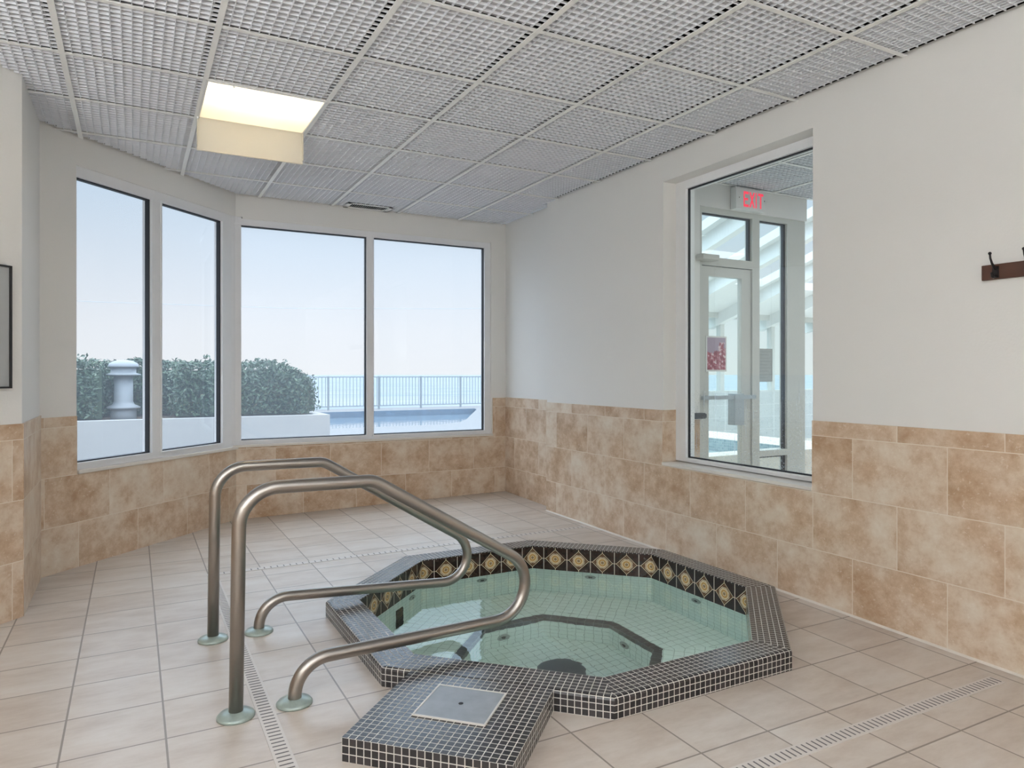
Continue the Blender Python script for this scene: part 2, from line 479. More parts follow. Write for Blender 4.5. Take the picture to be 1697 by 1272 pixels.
# ------------------------------------------------------------------ floor
PC = (1.926, 3.063); AO = 1.083; AI = 0.930; ZC = 0.075
K8 = math.tan(R(22.5))
def octv(a):
    k = a * K8
    return [(PC[0] + x, PC[1] + y) for x, y in ((-k, -a), (k, -a), (a, -k), (a, k), (k, a), (-k, a), (-a, k), (-a, -k))]
ah = 1.0
xs = [XL - .1, -1.6, -1.0, -.4, .2, .6, PC[0] - ah, PC[0] - ah * K8, PC[0] + ah * K8, PC[0] + ah, 3.17, 3.4]
ys = [YF - .1, -1.5, -.5, .5, 1.0, 1.5, PC[1] - ah, PC[1] - ah * K8, PC[1] + ah * K8, PC[1] + ah, 4.6, 5.0, 5.4, 5.8, 6.25]
mb = MB()
for i in range(len(xs) - 1):
    for j in range(len(ys) - 1):
        x0, x1, y0, y1 = xs[i], xs[i + 1], ys[j], ys[j + 1]
        P = [(x0, y0), (x1, y0), (x1, y1), (x0, y1)]
        if 6 <= i <= 8 and 6 <= j <= 8:
            if (i, j) == (6, 6): P = [P[0], P[1], P[3]]
            elif (i, j) == (8, 6): P = [P[0], P[1], P[2]]
            elif (i, j) == (8, 8): P = [P[1], P[2], P[3]]
            elif (i, j) == (6, 8): P = [P[0], P[2], P[3]]
            else: continue
        mb.face([(x, y, fz(x, y)) for x, y in P])
fl = mb.build('floor', 'floor_tile')
bm = bmesh.new(); bm.from_mesh(fl.data)
nC = Vector((-(CD[1] - C0[1]), CD[0] - C0[0], 0)).normalized()
bmesh.ops.bisect_plane(bm, geom=bm.verts[:] + bm.edges[:] + bm.faces[:], plane_co=Vector((*C0, 0)) + nC * 0.05, plane_no=nC, clear_outer=True)
bm.to_mesh(fl.data); bm.free()
struct(fl)

# ------------------------------------------------------------------ walls
def wall(mb, L, s0, s1, th, openings=(), tile_top=TZ, uoff=0.0, z1=H + 0.02):
    """drywall (mat 0) with a tiled lower part (mat 1) 8 mm proud; openings = (a, b, z0, z1)"""
    def part(a, b, za, zb):
        if zb <= za or b <= a: return
        if za < tile_top:
            zt = min(zb, tile_top)
            L.box(mb, a, b, -0.008, th, za, zt, 1, (uoff, 0))
            za = zt
        if zb > za: L.box(mb, a, b, 0, th, za, zb, 0)
    cur = s0
    for a, b, za, zb in sorted(openings):
        part(cur, a, ZB, z1); part(a, b, ZB, za); part(a, b, zb, z1); cur = b
    part(cur, s1, ZB, z1)

LR = Loc((XR, 0), (XR, 1), (1, 0))
mb = MB(); wall(mb, LR, YF, YJ, 0.22, [(2.508, 3.70, 0.585, 2.508)], uoff=2.27)
LJ = Loc((XJ, 0), (XJ, 1), (1, 0))
wall(mb, LJ, YJ, YB + 0.2, 0.12, tile_top=TZ + 0.012, uoff=2.05)
struct(mb.build('wall_right', ['drywall', 'wall_tile'], weld=False))

LD = Loc((0, YB), (1, YB), (0, 1))
mb = MB(); wall(mb, LD, 0.745, XJ + .1, 0.16, [(0.70, 3.125, 0.597, 2.508)], tile_top=TZ + 0.008, uoff=0.1)
struct(mb.build('wall_back', ['drywall', 'wall_tile'], weld=False))

LC = Loc(C0, CD, nC[:2])
mb = MB(); wall(mb, LC, -0.05, LC.L, 0.16, [(0.232, LC.L + .01, 0.580, 2.508)], tile_top=TZ - 0.016, uoff=0.30)
struct(mb.build('wall_corner', ['drywall', 'wall_tile'], weld=False))

mb = MB()
LB = Loc(A1, (A1[0], C0[1] + .02), (-1, 0)); wall(mb, LB, 0, LB.L, 0.14, uoff=0.05)
LA = Loc(A1, A2, (-1, 1)); wall(mb, LA, 0, LA.L, 0.14, uoff=0.2)
LL = Loc(A2, (XL, YF), (-1, 0)); wall(mb, LL, 0, LL.L, 0.14)
struct(mb.build('wall_left', ['drywall', 'wall_tile'], weld=False))
mb = MB(); LF = Loc((XL - .1, YF), (XR + .2, YF), (0, -1)); wall(mb, LF, 0, LF.L, 0.14)
struct(mb.build('wall_front', ['drywall', 'wall_tile'], weld=False))

# pale sealant line where the right wall meets the floor
plain('sealant', (0.72, 0.64, 0.56), 0.6)
mb = MB()
for k in range(18):
    y0, y1 = -1 + k * (YJ + 1) / 18, -1 + (k + 1) * (YJ + 1) / 18
    z0, z1 = fz(XR, y0), fz(XR, y1)
    mb.face([(XR - .018, y0, z0 + .001), (XR - .018, y1, z1 + .001), (XR - .008, y1, z1 + .010), (XR - .008, y0, z0 + .010)][::-1])
struct(mb.build('baseboard_right', 'sealant'))

# ------------------------------------------------------------------ ceiling: open-cell panels in a tee grid, dark plenum
TX = [-0.290 + 0.6097 * i for i in range(-5, 7)]
TY = [3.219 + 0.608 * j for j in range(-11, 7)]
ROOM = [(XL, YF), (XR + .004, YF), (XR + .004, YJ), (XJ + .004, YJ), (XJ + .004, YB + .004), CD, C0, A1, A2]
lights = {(6, 12): 'open', (4 + 5, -1 + 11 - 99): 'open'}
def cell(i, j): return TX[i], TX[i + 1], TY[j], TY[j + 1]
LIT = [(i, j) for j in (6, 4, 2) for i in (2, 4, 6)]
def clip_room(o, e=0.0):
    """cut a mesh by the room outline (convex pieces handled edge by edge near the wall lines)"""
    bm = bmesh.new(); bm.from_mesh(o.data)
    def cut(p, n):
        bmesh.ops.bisect_plane(bm, geom=bm.verts[:] + bm.edges[:] + bm.faces[:], plane_co=Vector((*p, 0)), plane_no=Vector((*n, 0)), clear_outer=True, dist=1e-6)
    cut((Vector(C0) - nC.xy * e)[:], nC[:2]); cut((0, YB - e), (0, 1)); cut((XJ - e, 0), (1, 0)); cut((0, YF), (0, -1)); cut((XL, 0), (-1, 0))
    bm.to_mesh(o.data); bm.free()

mb = MB(); NC = 15; dep = 0.0135; vt = 0.0016
for i in range(len(TX) - 1):
    for j in range(len(TY) - 1):
        x0, x1, y0, y1 = cell(i, j)
        if x1 < XL or x0 > XJ or y1 < YF or y0 > YB: continue
        if (i, j) in lights or (i, j) in LIT: continue
        if min(y0 - x1, 9) > 5.45: continue
        if x1 > XR and y1 < YJ: x1 = XR - .030
        if x1 < -0.487 and (y0 - x1) > 4.72: continue
        hole = x0 < 1.8 < x1 and y0 < 6.0 < y1
        for k in range(1, NC):
            x = x0 + (x1 - x0) * k / NC
            mb.box(x - vt, x + vt, y0 + .004, 5.997 if hole and 1.637 < x < 2.035 else y1 - .004, H + .002, H + dep, 0, skip=('top',))
            y = y0 + (y1 - y0) * k / NC
            for xa, xb in (((x0 + .004, 1.637), (2.035, x1 - .004)) if hole and y > 5.997 else ((x0 + .004, x1 - .004),)):
                mb.box(xa, xb, y - vt, y + vt, H + .002, H + dep, 0, skip=('top',))
        a, b, c, d = x0 + .006, x1 - .030, y0 + .006, y1 - .006
        mb.face([(a, d, H + dep), (b, d, H + dep), (b, c, H + dep), (a, c, H + dep)], 1)
ceil = empty('ceiling', (0.5, 2, H), kind='structure')
pan = mb.build('ceiling_panels', ['ceiling_white', 'panel_back'], weld=False); clip_room(pan, .030); pan.parent = ceil; pan.location = -ceil.location
mb = MB()
for x in TX:
    mb.box(x - .0125, x + .0125, TY[0], TY[-1], H - .001, H + .004); mb.box(x - .002, x + .002, TY[0], TY[-1], H + .004, H + .012)
for y in TY:
    mb.box(TX[0], TX[-1], y - .0115, y + .0115, H, H + .0035); mb.box(TX[0], TX[-1], y - .002, y + .002, H + .0035, H + .012)
gr = mb.build('ceiling_grid', 'tee_white', weld=False); clip_room(gr); gr.parent = ceil; gr.location = -ceil.location
mb = MB(); mb.box(XL - .2, 3.5, YF - .2, YB + .2, H + .16, H + .2)
mb.build('plenum_deck', 'plenum', ceil)

# ------------------------------------------------------------------ windows
def window(name, L, s_list, z0, z1, d_frame, d_glass, jamb_l, jamb_r, sill, glassmat, frame_mat='aluminium', extra=None):
    """s_list: list of glass spans (a, b)"""
    o = empty(name, L.pt(s_list[0][0], d_frame, z0[0]), kind='structure')
    top, bot = z1[1], z0[0]
    mb = MB()
    L.box(mb, jamb_l, jamb_r, d_frame, d_frame + .07, z0[0], z0[1])
    L.box(mb, jamb_l, jamb_r, d_frame, d_frame + .07, z1[0], z1[1])
    L.box(mb, jamb_l, s_list[0][0], d_frame, d_frame + .07, z0[1], z1[0])
    L.box(mb, s_list[-1][1], jamb_r, d_frame, d_frame + .07, z0[1], z1[0])
    # inner glazing stop, a slimmer step of the frame
    for a, b in s_list:
        L.box(mb, a - .012, a, d_frame - .010, d_frame, z0[1], z1[0]); L.box(mb, b, b + .012, d_frame - .010, d_frame, z0[1], z1[0])
        L.box(mb, a - .012, b + .012, d_frame - .010, d_frame, z0[1] - .012, z0[1]); L.box(mb, a - .012, b + .012, d_frame - .010, d_frame, z1[0], z1[0] + .012)
    mb.build('window_frame', frame_mat, o, loc=L.pt(s_list[0][0], d_frame, z0[0]), weld=False)
    for (a, b), (a2, b2) in zip(s_list, s_list[1:]):
        mb = MB(); L.box(mb, b, a2, d_frame - .004, d_frame + .075, z0[1], z1[0]); mb.build('mullion', frame_mat, o, loc=L.pt(b, d_frame, z0[1]))
    for a, b in s_list:
        mb = MB(); g = .008
        for (p, q, r_, s_) in ((a, a + g, z0[1], z1[0]), (b - g, b, z0[1], z1[0]), (a + g, b - g, z0[1], z0[1] + g), (a + g, b - g, z1[0] - g, z1[0])):
            L.box(mb, p, q, d_frame + .012, d_glass + .004, r_, s_)
        mb.build('gasket', 'gasket', o, loc=L.pt(a, d_glass, z0[1]))
        mb = MB(); L.quad(mb, a + .002, b - .002, d_glass, z0[1] + .002, z1[0] - .002)
        mb.build('window_pane', glassmat, o, loc=L.pt(a, d_glass, z0[1]))
    sa, sb, sd0, sd1, sz0, sz1 = sill
    mb = MB(); L.box(mb, sa, sb, sd0, sd1, sz0, sz1); mb.build('window_sill', 'sill_stone', o, loc=L.pt(sa, sd0, sz0), bevel=.004)
    return o
window('window_1', LC, [(0.236, 0.842), (0.935, 1.572)], (0.603, 0.647), (2.437, 2.508), 0.012, 0.055, 0.232, LC.L - .03, (0.232, LC.L + .008, -0.024, 0.08, 0.580, 0.603), 'window_glass')
window('window_2', LD, [(0.735, 1.855), (1.920, 3.040)], (0.613, 0.650), (2.442, 2.496), 0.012, 0.055, 0.760 - .06, 3.11, (0.72, 3.125, -0.024, 0.08, 0.594, 0.613), 'window_glass')
mb = MB(); mb.prism([(0.680, 6.150), (0.742, 6.196), (0.790, 6.205), (0.79, 6.28), (0.70, 6.30), (0.61, 6.20)], 0.603, 2.508)
struct(mb.build('trim_1', 'aluminium'))
mb = MB(); LD.box(mb, 3.108, 3.125, -.002, .1, .613, 2.508); LD.box(mb, .8, 3.108, .004, .1, 2.496, 2.508); struct(mb.build('trim_2', 'drywall'))

# right interior window with drywall reveal and stone sill
LW = Loc((XR, 0), (XR, 1), (1, 0))
window('window_3', LW, [(2.48, 3.593)], (0.612, 0.640), (2.452, 2.508), 0.112, 0.135, 2.40, 3.70, (2.508, 3.70, -0.016, 0.19, 0.585, 0.606), 'wet_glass')

# ------------------------------------------------------------------ ceiling light with dropped-open lens
def troffer(i, j, lit):
    x0, x1, y0, y1 = cell(i, j)
    g = .014
    o = empty('ceiling_light', ((x0 + x1) / 2, (y0 + y1) / 2, H))
    mb = MB()
    a, b, c, d = x0 + g, x1 - g, y0 + g, y1 - g
    for q in ((a - .012, a, c - .012, d + .012), (b, b + .012, c - .012, d + .012), (a, b, c - .012, c), (a, b, d, d + .012)):
        mb.box(q[0], q[1], q[2], q[3], H - .004, H + .11)
    mb.box(a - .012, b + .012, c - .012, d + .012, H + .11, H + .115)
    mb.build('housing', 'white_plastic', o, loc=o.location, weld=False)
    return o, (a, b, c, d)
o, (a, b, c, d) = troffer(6, 12, False)
tag(o, 'square recessed ceiling light glowing warm white with a cream panel hanging from its far edge', 'ceiling light')
mb = MB(); mb.box(a, b, c, d, H + .004, H + .007); mb.build('diffuser', 'lens', o, loc=o.location)
for yy in (c + .09, c + .20):
    mb = MB(); mb.tube([(a + .02, yy, H + .06), (b - .02, yy, H + .06)], .014, 12); mb.build('lamp_tube', 'lamp_tube', o, loc=(a, yy, H + .06))
mb = MB()
zt, zb = H + .004, 2.494
mb.box(a - .012, b + .004, d - .006, d, zb, zt)
mb.box(a - .012, a - .008, d - .022, d - .006, zb + .02, zt); mb.box(b, b + .004, d - .030, d - .006, zb + .02, zt)
mb.box(a - .008, b, d - .016, d - .006, zb, zb + .005)
mb.build('drop_panel', 'lens', o, loc=((a + b) / 2, d, zb), bevel=.0015)
for px, py in ((a + .12, c - .008), (a - .01, d - .03)):
    mb = MB(); mb.box(px - .004, px + .004, py - .004, py + .004, H - .016, H - .001); mb.build('latch', 'tee_white', o, loc=(px, py, H - .01))
rows = {6: 'nearest the viewpoint', 4: 'in the middle row behind the viewpoint', 2: 'in the last row behind the viewpoint'}
for i, j in LIT:  # unseen lights added behind the viewpoint to brighten the room
    o, (a, b, c, d) = troffer(i, j, True)
    tag(o, 'added square recessed white ceiling light %s, %s of three' % (rows[j], {2: 'left', 4: 'middle', 6: 'right'}[i]), 'ceiling light', 'added ceiling lights behind the viewpoint')
    mb = MB(); mb.face([(a, d, H + .004), (b, d, H + .004), (b, c, H + .004), (a, c, H + .004)]); mb.build('diffuser', 'added_light_diffuser', o, loc=o.location)
# added fill-light troughs on the walls behind the viewpoint: opaque shells glowing upwards
def trough(L, s0, s1, lab):
    c = L.pt((s0 + s1) / 2, -.10, 1.6)
    o = empty('added_light_trough', c, lab, 'added wall light', 'added uplight troughs behind the viewpoint')
    mb = MB()
    sec = [(-.001, 1.53), (-.12, 1.55), (-.21, 1.65), (-.20, 1.65), (-.115, 1.562), (-.001, 1.545)]
    for (d0, z0), (d1, z1) in zip(sec, sec[1:] + sec[:1]): mb.face([L.pt(s0, d0, z0), L.pt(s1, d0, z0), L.pt(s1, d1, z1), L.pt(s0, d1, z1)])
    for q in (s0, s1): mb.face([L.pt(q, d, z) for d, z in sec])
    mb.build('shell', 'white_plastic', o, loc=c)
    mb = MB(); mb.face([L.pt(s0 + .01, -.005, 1.635), L.pt(s1 - .01, -.005, 1.635), L.pt(s1 - .01, -.180, 1.635), L.pt(s0 + .01, -.180, 1.635)]); mb.build('diffuser', 'uplight', o, loc=c)
trough(LF, .4, 3.6, 'added long white uplight trough on the wall behind the camera')
trough(LL, 1.2, 4.6, 'added long white uplight trough on the left wall beside the camera')

# air vent in the ceiling by the back wall
vx0, vx1, vy0, vy1 = 1.635, 2.037, 5.995, 6.175
o = empty('air_vent', ((vx0 + vx1) / 2, (vy0 + vy1) / 2, H), 'white rectangular ceiling air vent above the back window', 'air vent')
mb = MB()
for q in ((vx0, vx1, vy0, vy0 + .022), (vx0, vx1, vy1 - .03, vy1), (vx0, vx0 + .035, vy0, vy1), (vx1 - .035, vx1, vy0, vy1)): mb.box(*q, H - .004, H + .001)
mb.build('vent_frame', 'tee_white', o, loc=o.location, weld=False)
mb = MB(); mb.box(vx0 + .03, vx1 - .03, vy0 + .005, vy1 - .005, H + .0115, H + .013); mb.build('vent_backing', 'gasket', o, loc=o.location)
for k in range(18):
    x = vx0 + .045 + k * (vx1 - vx0 - .09) / 17
    mb = MB(); mb.hexa([(x - .006, vy0 + .02, H - .001), (x - .004, vy0 + .02, H - .001), (x - .004, vy1 - .028, H - .001), (x - .006, vy1 - .028, H - .001)],
                       [(x + .003, vy0 + .02, H + .010), (x + .005, vy0 + .02, H + .010), (x + .005, vy1 - .028, H + .010), (x + .003, vy1 - .028, H + .010)])
    mb.build('vent_louver', 'tee_white', o, loc=(x, vy0, H))

# ------------------------------------------------------------------ spa
ZW = -0.074; ZBN = -0.505; AB = 0.515; AB2 = 0.462; ZP = -0.775
spa = empty('spa', (PC[0], PC[1], 0), 'octagonal sunken hot tub with raised dark mosaic curb and green water', 'hot tub')
vo, vi = octv(AO), octv(AI)
mb = MB(); rb = .012
for k in range(8):
    j = (k + 1) % 8
    A, B, D, E = Vector((*vo[k], 0)), Vector((*vo[j], 0)), Vector((*vi[j], 0)), Vector((*vi[k], 0))
    ax = (B - A).normalized(); mid = (A + B) / 2; inn = (((D + E) / 2) - mid).normalized()
    def uvp(p, base): return ((p - mid).dot(ax), base)
    def P(q, din, z):      # point offset inwards along the mitre
        w = A if q == 0 else B; w2 = E if q == 0 else D
        f = din / (AO - AI); r_ = w.lerp(w2, f); return Vector((r_.x, r_.y, z))
    prof = [(0.0, -0.06, -0.135), (0.0, ZC - rb, -rb * .8), (rb * .3, ZC - rb * .3, -rb * .0), (rb, ZC, rb * .8), (AO - AI, ZC, AO - AI), ]
    for (d0, z0, v0), (d1, z1, v1) in zip(prof, prof[1:]):
        p = [P(0, d0, z0), P(1, d0, z0), P(1, d1, z1), P(0, d1, z1)]
        mb.face(p, 0, uv=[((q - mid).dot(ax), vv) for q, vv in zip(p, (v0, v0, v1, v1))])
    p = [P(1, AO - AI, ZC), P(1, AO - AI, ZC - .006), P(0, AO - AI, ZC - .006), P(0, AO - AI, ZC)]
    mb.face([p[3], p[0], p[1], p[2]], 0)
mb.build('curb', 'dark_mosaic', spa, loc=(PC[0], PC[1], 0))
# patterned tile band above the waterline, five 6 inch tiles on each side, one folded at every corner
mb = MB(); 
for k in range(8):
    j = (k + 1) % 8
    D, E = vi[j], vi[k]
    mb.face([(E[0], E[1], ZC - .006), (D[0], D[1], ZC - .006), (D[0], D[1], ZW - .002), (E[0], E[1], ZW - .002)][::1], 0, uv=[(0, 1), (5, 1), (5, 0), (0, 0)])
mb.build('tile_band', 'band_tile', spa, loc=(PC[0], PC[1], 0))
def ring_walls(mb, a, z0, z1, mat=0):
    v = octv(a)
    for k in range(8):
        j = (k + 1) % 8; w = 2 * a * K8
        mb.face([(*v[k], z1), (*v[j], z1), (*v[j], z0), (*v[k], z0)], mat, uv=[(-w / 2, z1), (w / 2, z1), (w / 2, z0), (-w / 2, z0)])
def ring_flat(mb, a0, a1, z, mat=0):
    v, w = octv(a0), octv(a1)
    for k in range(8):
        j = (k + 1) % 8
        A = Vector((*v[k], z)); B = Vector((*v[j], z)); D = Vector((*w[j], z)); E = Vector((*w[k], z)); ax = (B - A).normalized(); mid = (A + B) / 2
        p = [A, B, D, E]; iv = Vector((-ax.y, ax.x, 0))
        mb.face(p, mat, uv=[((q - mid).dot(ax), (q - mid).dot(iv)) for q in p])
mb = MB()
ring_walls(mb, AI, ZBN, ZW - .002); ring_flat(mb, AI, AB, ZBN); ring_walls(mb, AB2, ZP, ZBN - .05)
mb.face([(*p, ZP) for p in octv(AB2)])
mb.build('basin', 'pool_tile', spa, loc=(PC[0], PC[1], ZP))
mb = MB(); ring_flat(mb, AB, AB2, ZBN + .001); ring_walls(mb, AB2, ZBN - .05, ZBN + .001)
mb.build('bench_edge', 'dark_edge_tile', spa, loc=(PC[0], PC[1], ZBN))
mb = MB(); mb.face([(*p, ZW) for p in octv(AI + .004)]); wat = mb.build('water', 'spa_water', spa, loc=(PC[0], PC[1], ZW))
wat['label'] = 'clear green still water'
def jet(k, frac, z, r, a):
    v = octv(a); A, B = Vector((*v[k], z)), Vector((*v[(k + 1) % 8], z)); p = A.lerp(B, frac)
    inn = (Vector((*PC, z)) - (A + B) / 2).normalized(); ax = (B - A).normalized()
    mb = MB(); mb.lathe([(r, 0), (r, .006), (r * .8, .012), (r * .55, .012), (r * .45, .004)], p, 24, 0, frame=(ax, Vector((0, 0, 1)), inn))
    jj = mb.build('jet', 'jet_fitting', spa, loc=p)
    mb = MB(); mb.lathe([(r * .42, .0045), (r * .30, .010)], p, 16, 0, frame=(ax, Vector((0, 0, 1)), inn)); mb.build('nozzle', 'dark_rubber', jj, loc=p)
# sides: 0 S,1 SE,2 E,3 NE,4 N,5 NW,6 W,7 SW
for k, f in ((5, .2), (4, .48), (3, .5), (2, .48), (6, .5), (1, .5)): jet(k, f, -.165, .036, AI)
for k, f in ((4, .70), (2, .62), (6, .4)): jet(k, f, -.66, .04, AB2)
emit('added_pool_lamp', (0.94, 1.0, 0.97), 9.0)  # lamps added out of sight on the near sides to brighten the water
for k in (0, 7, 1):
    v = octv(AI); A, B = Vector((*v[k], -.30)), Vector((*v[(k + 1) % 8], -.30)); p = (A + B) / 2
    inn = (Vector((*PC, -.30)) - p).normalized(); ax = (B - A).normalized(); fr_ = (ax, Vector((0, 0, 1)), inn)
    mb = MB(); mb.lathe([(.10, 0), (.10, .012), (.082, .018)], p, 32, 0, frame=fr_); ul_ = mb.build('added_underwater_light', 'steel', spa, loc=p)
    mb = MB(); mb.lathe([(.080, .0185), (.05, .024), (.001, .026)], p, 32, 0, frame=fr_); mb.build('light_lens', 'added_pool_lamp', ul_, loc=p)
p = Vector((PC[0] + .05, PC[1] + .05, ZP))
mb = MB(); mb.lathe([(.13, 0), (.128, .02), (.105, .048), (.06, .065), (.0, .07)], p, 32); mb.build('drain_cover', 'dark_rubber', spa, loc=p)
wn_ = Vector((.7071, -.7071, 0)); wa = Vector((.7071, .7071, 0)); wc = Vector((*PC, 0)) - wn_ * AI + wa * .065
mb = MB()
def gbox(a0, a1, d0, d1, z0, z1):
    bb = [wc + wa * a0 + wn_ * d0, wc + wa * a1 + wn_ * d0, wc + wa * a1 + wn_ * d1, wc + wa * a0 + wn_ * d1]
    if (bb[1] - bb[0]).cross(bb[2] - bb[0]).z < 0: bb = bb[::-1]
    mb.hexa([Vector((q.x, q.y, z0)) for q in bb], [Vector((q.x, q.y, z1)) for q in bb])
gbox(-.04, .04, 0, .006, -.47, -.20)
for k in range(9): gbox(-.034, .034, .006, .010, -.462 + k * .029, -.447 + k * .029)
mb.build('suction_grille', 'dark_rubber', spa, loc=wc + Vector((0, 0, -.33)), weld=False)
# the mosaic box beside the tub with the steel lid
e_o = Vector((-1, -1, 0)).normalized(); e_t = Vector((1, -1, 0)).normalized(); P0 = Vector((*PC, 0))
def bp(o_, t_, z): q = P0 + e_o * o_ + e_t * t_; return Vector((q.x, q.y, z))
t0, t1, o0, o1 = -.327, .229, AO - .004, 1.59
mb = MB()
def top_frame(quads):
    for (oa, ob, ta, tb) in quads:
        p = [bp(oa, ta, ZC), bp(oa, tb, ZC), bp(ob, tb, ZC), bp(ob, ta, ZC)]
        if (p[1] - p[0]).cross(p[2] - p[0]).z < 0: p = p[::-1]
        mb.face(p, 0, uv=[((q - P0).dot(e_t), (q - P0).dot(e_o) - AO) for q in p])
pt0, pt1, po0, po1 = -.177, .080, 1.165, 1.402
top_frame([(o0, o1, t0, t1)])
for (a_, b_) in (((o0, t0), (o1, t0)), ((o1, t0), (o1, t1)), ((o1, t1), (o0, t1))):
    p = [bp(*a_, -.06), bp(*b_, -.06), bp(*b_, ZC), bp(*a_, ZC)]
    L_ = (p[1] - p[0]).length
    mb.face(p, 0, uv=[(0, -.135), (L_, -.135), (L_, 0), (0, 0)])
mb.build('access_box', 'dark_mosaic', spa, loc=bp(1.3, -.05, 0))
lid = empty('access_lid', bp((po0 + po1) / 2, (pt0 + pt1) / 2, ZC), 'square grey metal lid set in the mosaic box beside the hot tub', 'lid')
mb = MB(); g = .006
def ring(mb, oa, ob, ta, tb, w, z0, z1):
    for (p, q, r_, s_) in ((oa, oa + w, ta, tb), (ob - w, ob, ta, tb), (oa + w, ob - w, ta, ta + w), (oa + w, ob - w, tb - w, tb)):
        bb = [bp(p, r_, z0), bp(p, s_, z0), bp(q, s_, z0), bp(q, r_, z0)]
        if (bb[1] - bb[0]).cross(bb[2] - bb[0]).z < 0: bb = bb[::-1]
        mb.hexa(bb, [Vector((v.x, v.y, z1)) for v in bb])
ring(mb, po0, po1, pt0, pt1, .006, ZC + .0002, ZC + .005); mb.build('lid_frame', 'sill_stone', lid, loc=lid.location, weld=False)
mb = MB(); bb = [bp(po0 + g, pt0 + g, ZC + .0002), bp(po0 + g, pt1 - g, ZC + .0002), bp(po1 - g, pt1 - g, ZC + .0002), bp(po1 - g, pt0 + g, ZC + .0002)]
if (bb[1] - bb[0]).cross(bb[2] - bb[0]).z < 0: bb = bb[::-1]
mb.hexa(bb, [Vector((v.x, v.y, ZC + .0035)) for v in bb]); mb.build('lid_plate', 'plate_metal', lid, loc=lid.location)
mb = MB(); q = bp(1.283, -.048, ZC + .0035); mb.lathe([(.0085, 0), (.0085, .0012), (.003, .0012)], q, 20); mb.build('finger_hole', 'gasket', lid, loc=q)

# ------------------------------------------------------------------ handrails
def fillet(pts, n=10):
    """pts: (x, z, r) -> rounded polyline"""
    out = [Vector(pts[0][:2])]
    for i in range(1, len(pts) - 1):
        p = Vector(pts[i][:2]); a = (Vector(pts[i - 1][:2]) - p).normalized(); b = (Vector(pts[i + 1][:2]) - p).normalized(); r = pts[i][2]
        half = a.angle(b) / 2; tl = r / math.tan(half); bis = (a + b).normalized(); cen = p + bis * (r / math.sin(half))
        s0 = p + a * tl - cen; s1 = p + b * tl - cen
        th = math.atan2(s0.x * s1.y - s0.y * s1.x, s0.dot(s1))
        m_ = max(6, int(abs(th) / R(7)))
        for k in range(m_ + 1):
            ang = th * k / m_; ca, sa = math.cos(ang), math.sin(ang)
            out.append(cen + Vector((s0.x * ca - s0.y * sa, s0.x * sa + s0.y * ca)))
    out.append(Vector(pts[-1][:2])); return out
def handrail(x, y, pts, dy, label):
    z0 = 0.0
    o = empty('handrail', (x, y, z0), label, 'handrail', 'handrails beside the hot tub')
    mb = MB(); mb.tube([(x + p.x, y + dy * p.x, p.y) for p in fillet(pts)], .0243, 28); mb.build('rail', 'steel', o, loc=(x, y, 0))
    for xx in (0, pts[-1][0]):
        mb = MB(); mb.lathe([(.064, 0), (.064, .006), (.058, .013), (.036, .019), (.029, .021), (.0245, .022)], (x + xx, y + dy * xx, 0), 40)
        mb.build('base_flange', 'patina_steel', o, loc=(x + xx, y + dy * xx, 0))
    return o
handrail(.317, 2.628, [(0, .004, 0), (.012, .797, .135), (.50, .792, .10), (1.557, .158, .146), (.21, .152, .125), (.2012, .004, 0)], .02, 'bent steel handrail nearest the camera beside the hot tub')
handrail(.317, 3.435, [(0, .004, 0), (.010, .780, .135), (.50, .775, .10), (1.671, .062, .133), (.205, .158, .125), (.198, .004, 0)], .013, 'bent steel handrail standing behind the nearer one')

# ------------------------------------------------------------------ drain channels in the floor
def drain(name, x0, x1, y0, y1, along, label, n):
    o = empty(name, ((x0 + x1) / 2, (y0 + y1) / 2, fz((x0 + x1) / 2, (y0 + y1) / 2)), label, 'floor drain', 'slotted floor drains around the hot tub')
    mb = MB(); seg = 8
    for k in range(seg):
        if along == 'x':
            a, b = x0 + (x1 - x0) * k / seg, x0 + (x1 - x0) * (k + 1) / seg
            z = [fz(a, y0), fz(b, y0), fz(b, y1), fz(a, y1)]; P = [(a, y0), (b, y0), (b, y1), (a, y1)]
        else:
            a, b = y0 + (y1 - y0) * k / seg, y0 + (y1 - y0) * (k + 1) / seg
            P = [(x0, a), (x1, a), (x1, b), (x0, b)]; z = [fz(*p) for p in P]
        mb.hexa([(*p, zz - .01) for p, zz in zip(P, z)], [(*p, zz + .0025) for p, zz in zip(P, z)])
    mb.build('grate', 'drain_plastic', o, loc=o.location)
    mb = MB()
    for k in range(n):
        if along == 'x':
            xx = x0 + (x1 - x0) * (k + .5) / n; q = (xx - .0028, xx + .0028, y0 + .009, y1 - .009)
        else:
            yy = y0 + (y1 - y0) * (k + .5) / n; q = (x0 + .009, x1 - .009, yy - .0028, yy + .0028)
        z = fz((q[0] + q[1]) / 2, (q[2] + q[3]) / 2)
        mb.box(*q, z + .0024, z + .0032)
    s_ = mb.build('slots', 'drain_slot', o, loc=o.location, weld=False); s_['kind'] = 'stuff'
    return o
drain('floor_drain', .385, .445, 1.58, 4.52, 'y', 'slotted floor drain passing under the handrail posts', 120)
drain('floor_drain', .385, 3.10, 4.525, 4.575, 'x', 'slotted floor drain behind the hot tub', 70)
drain('floor_drain', .385, 3.045, 1.515, 1.575, 'x', 'slotted floor drain in front of the hot tub reaching the right wall', 110)

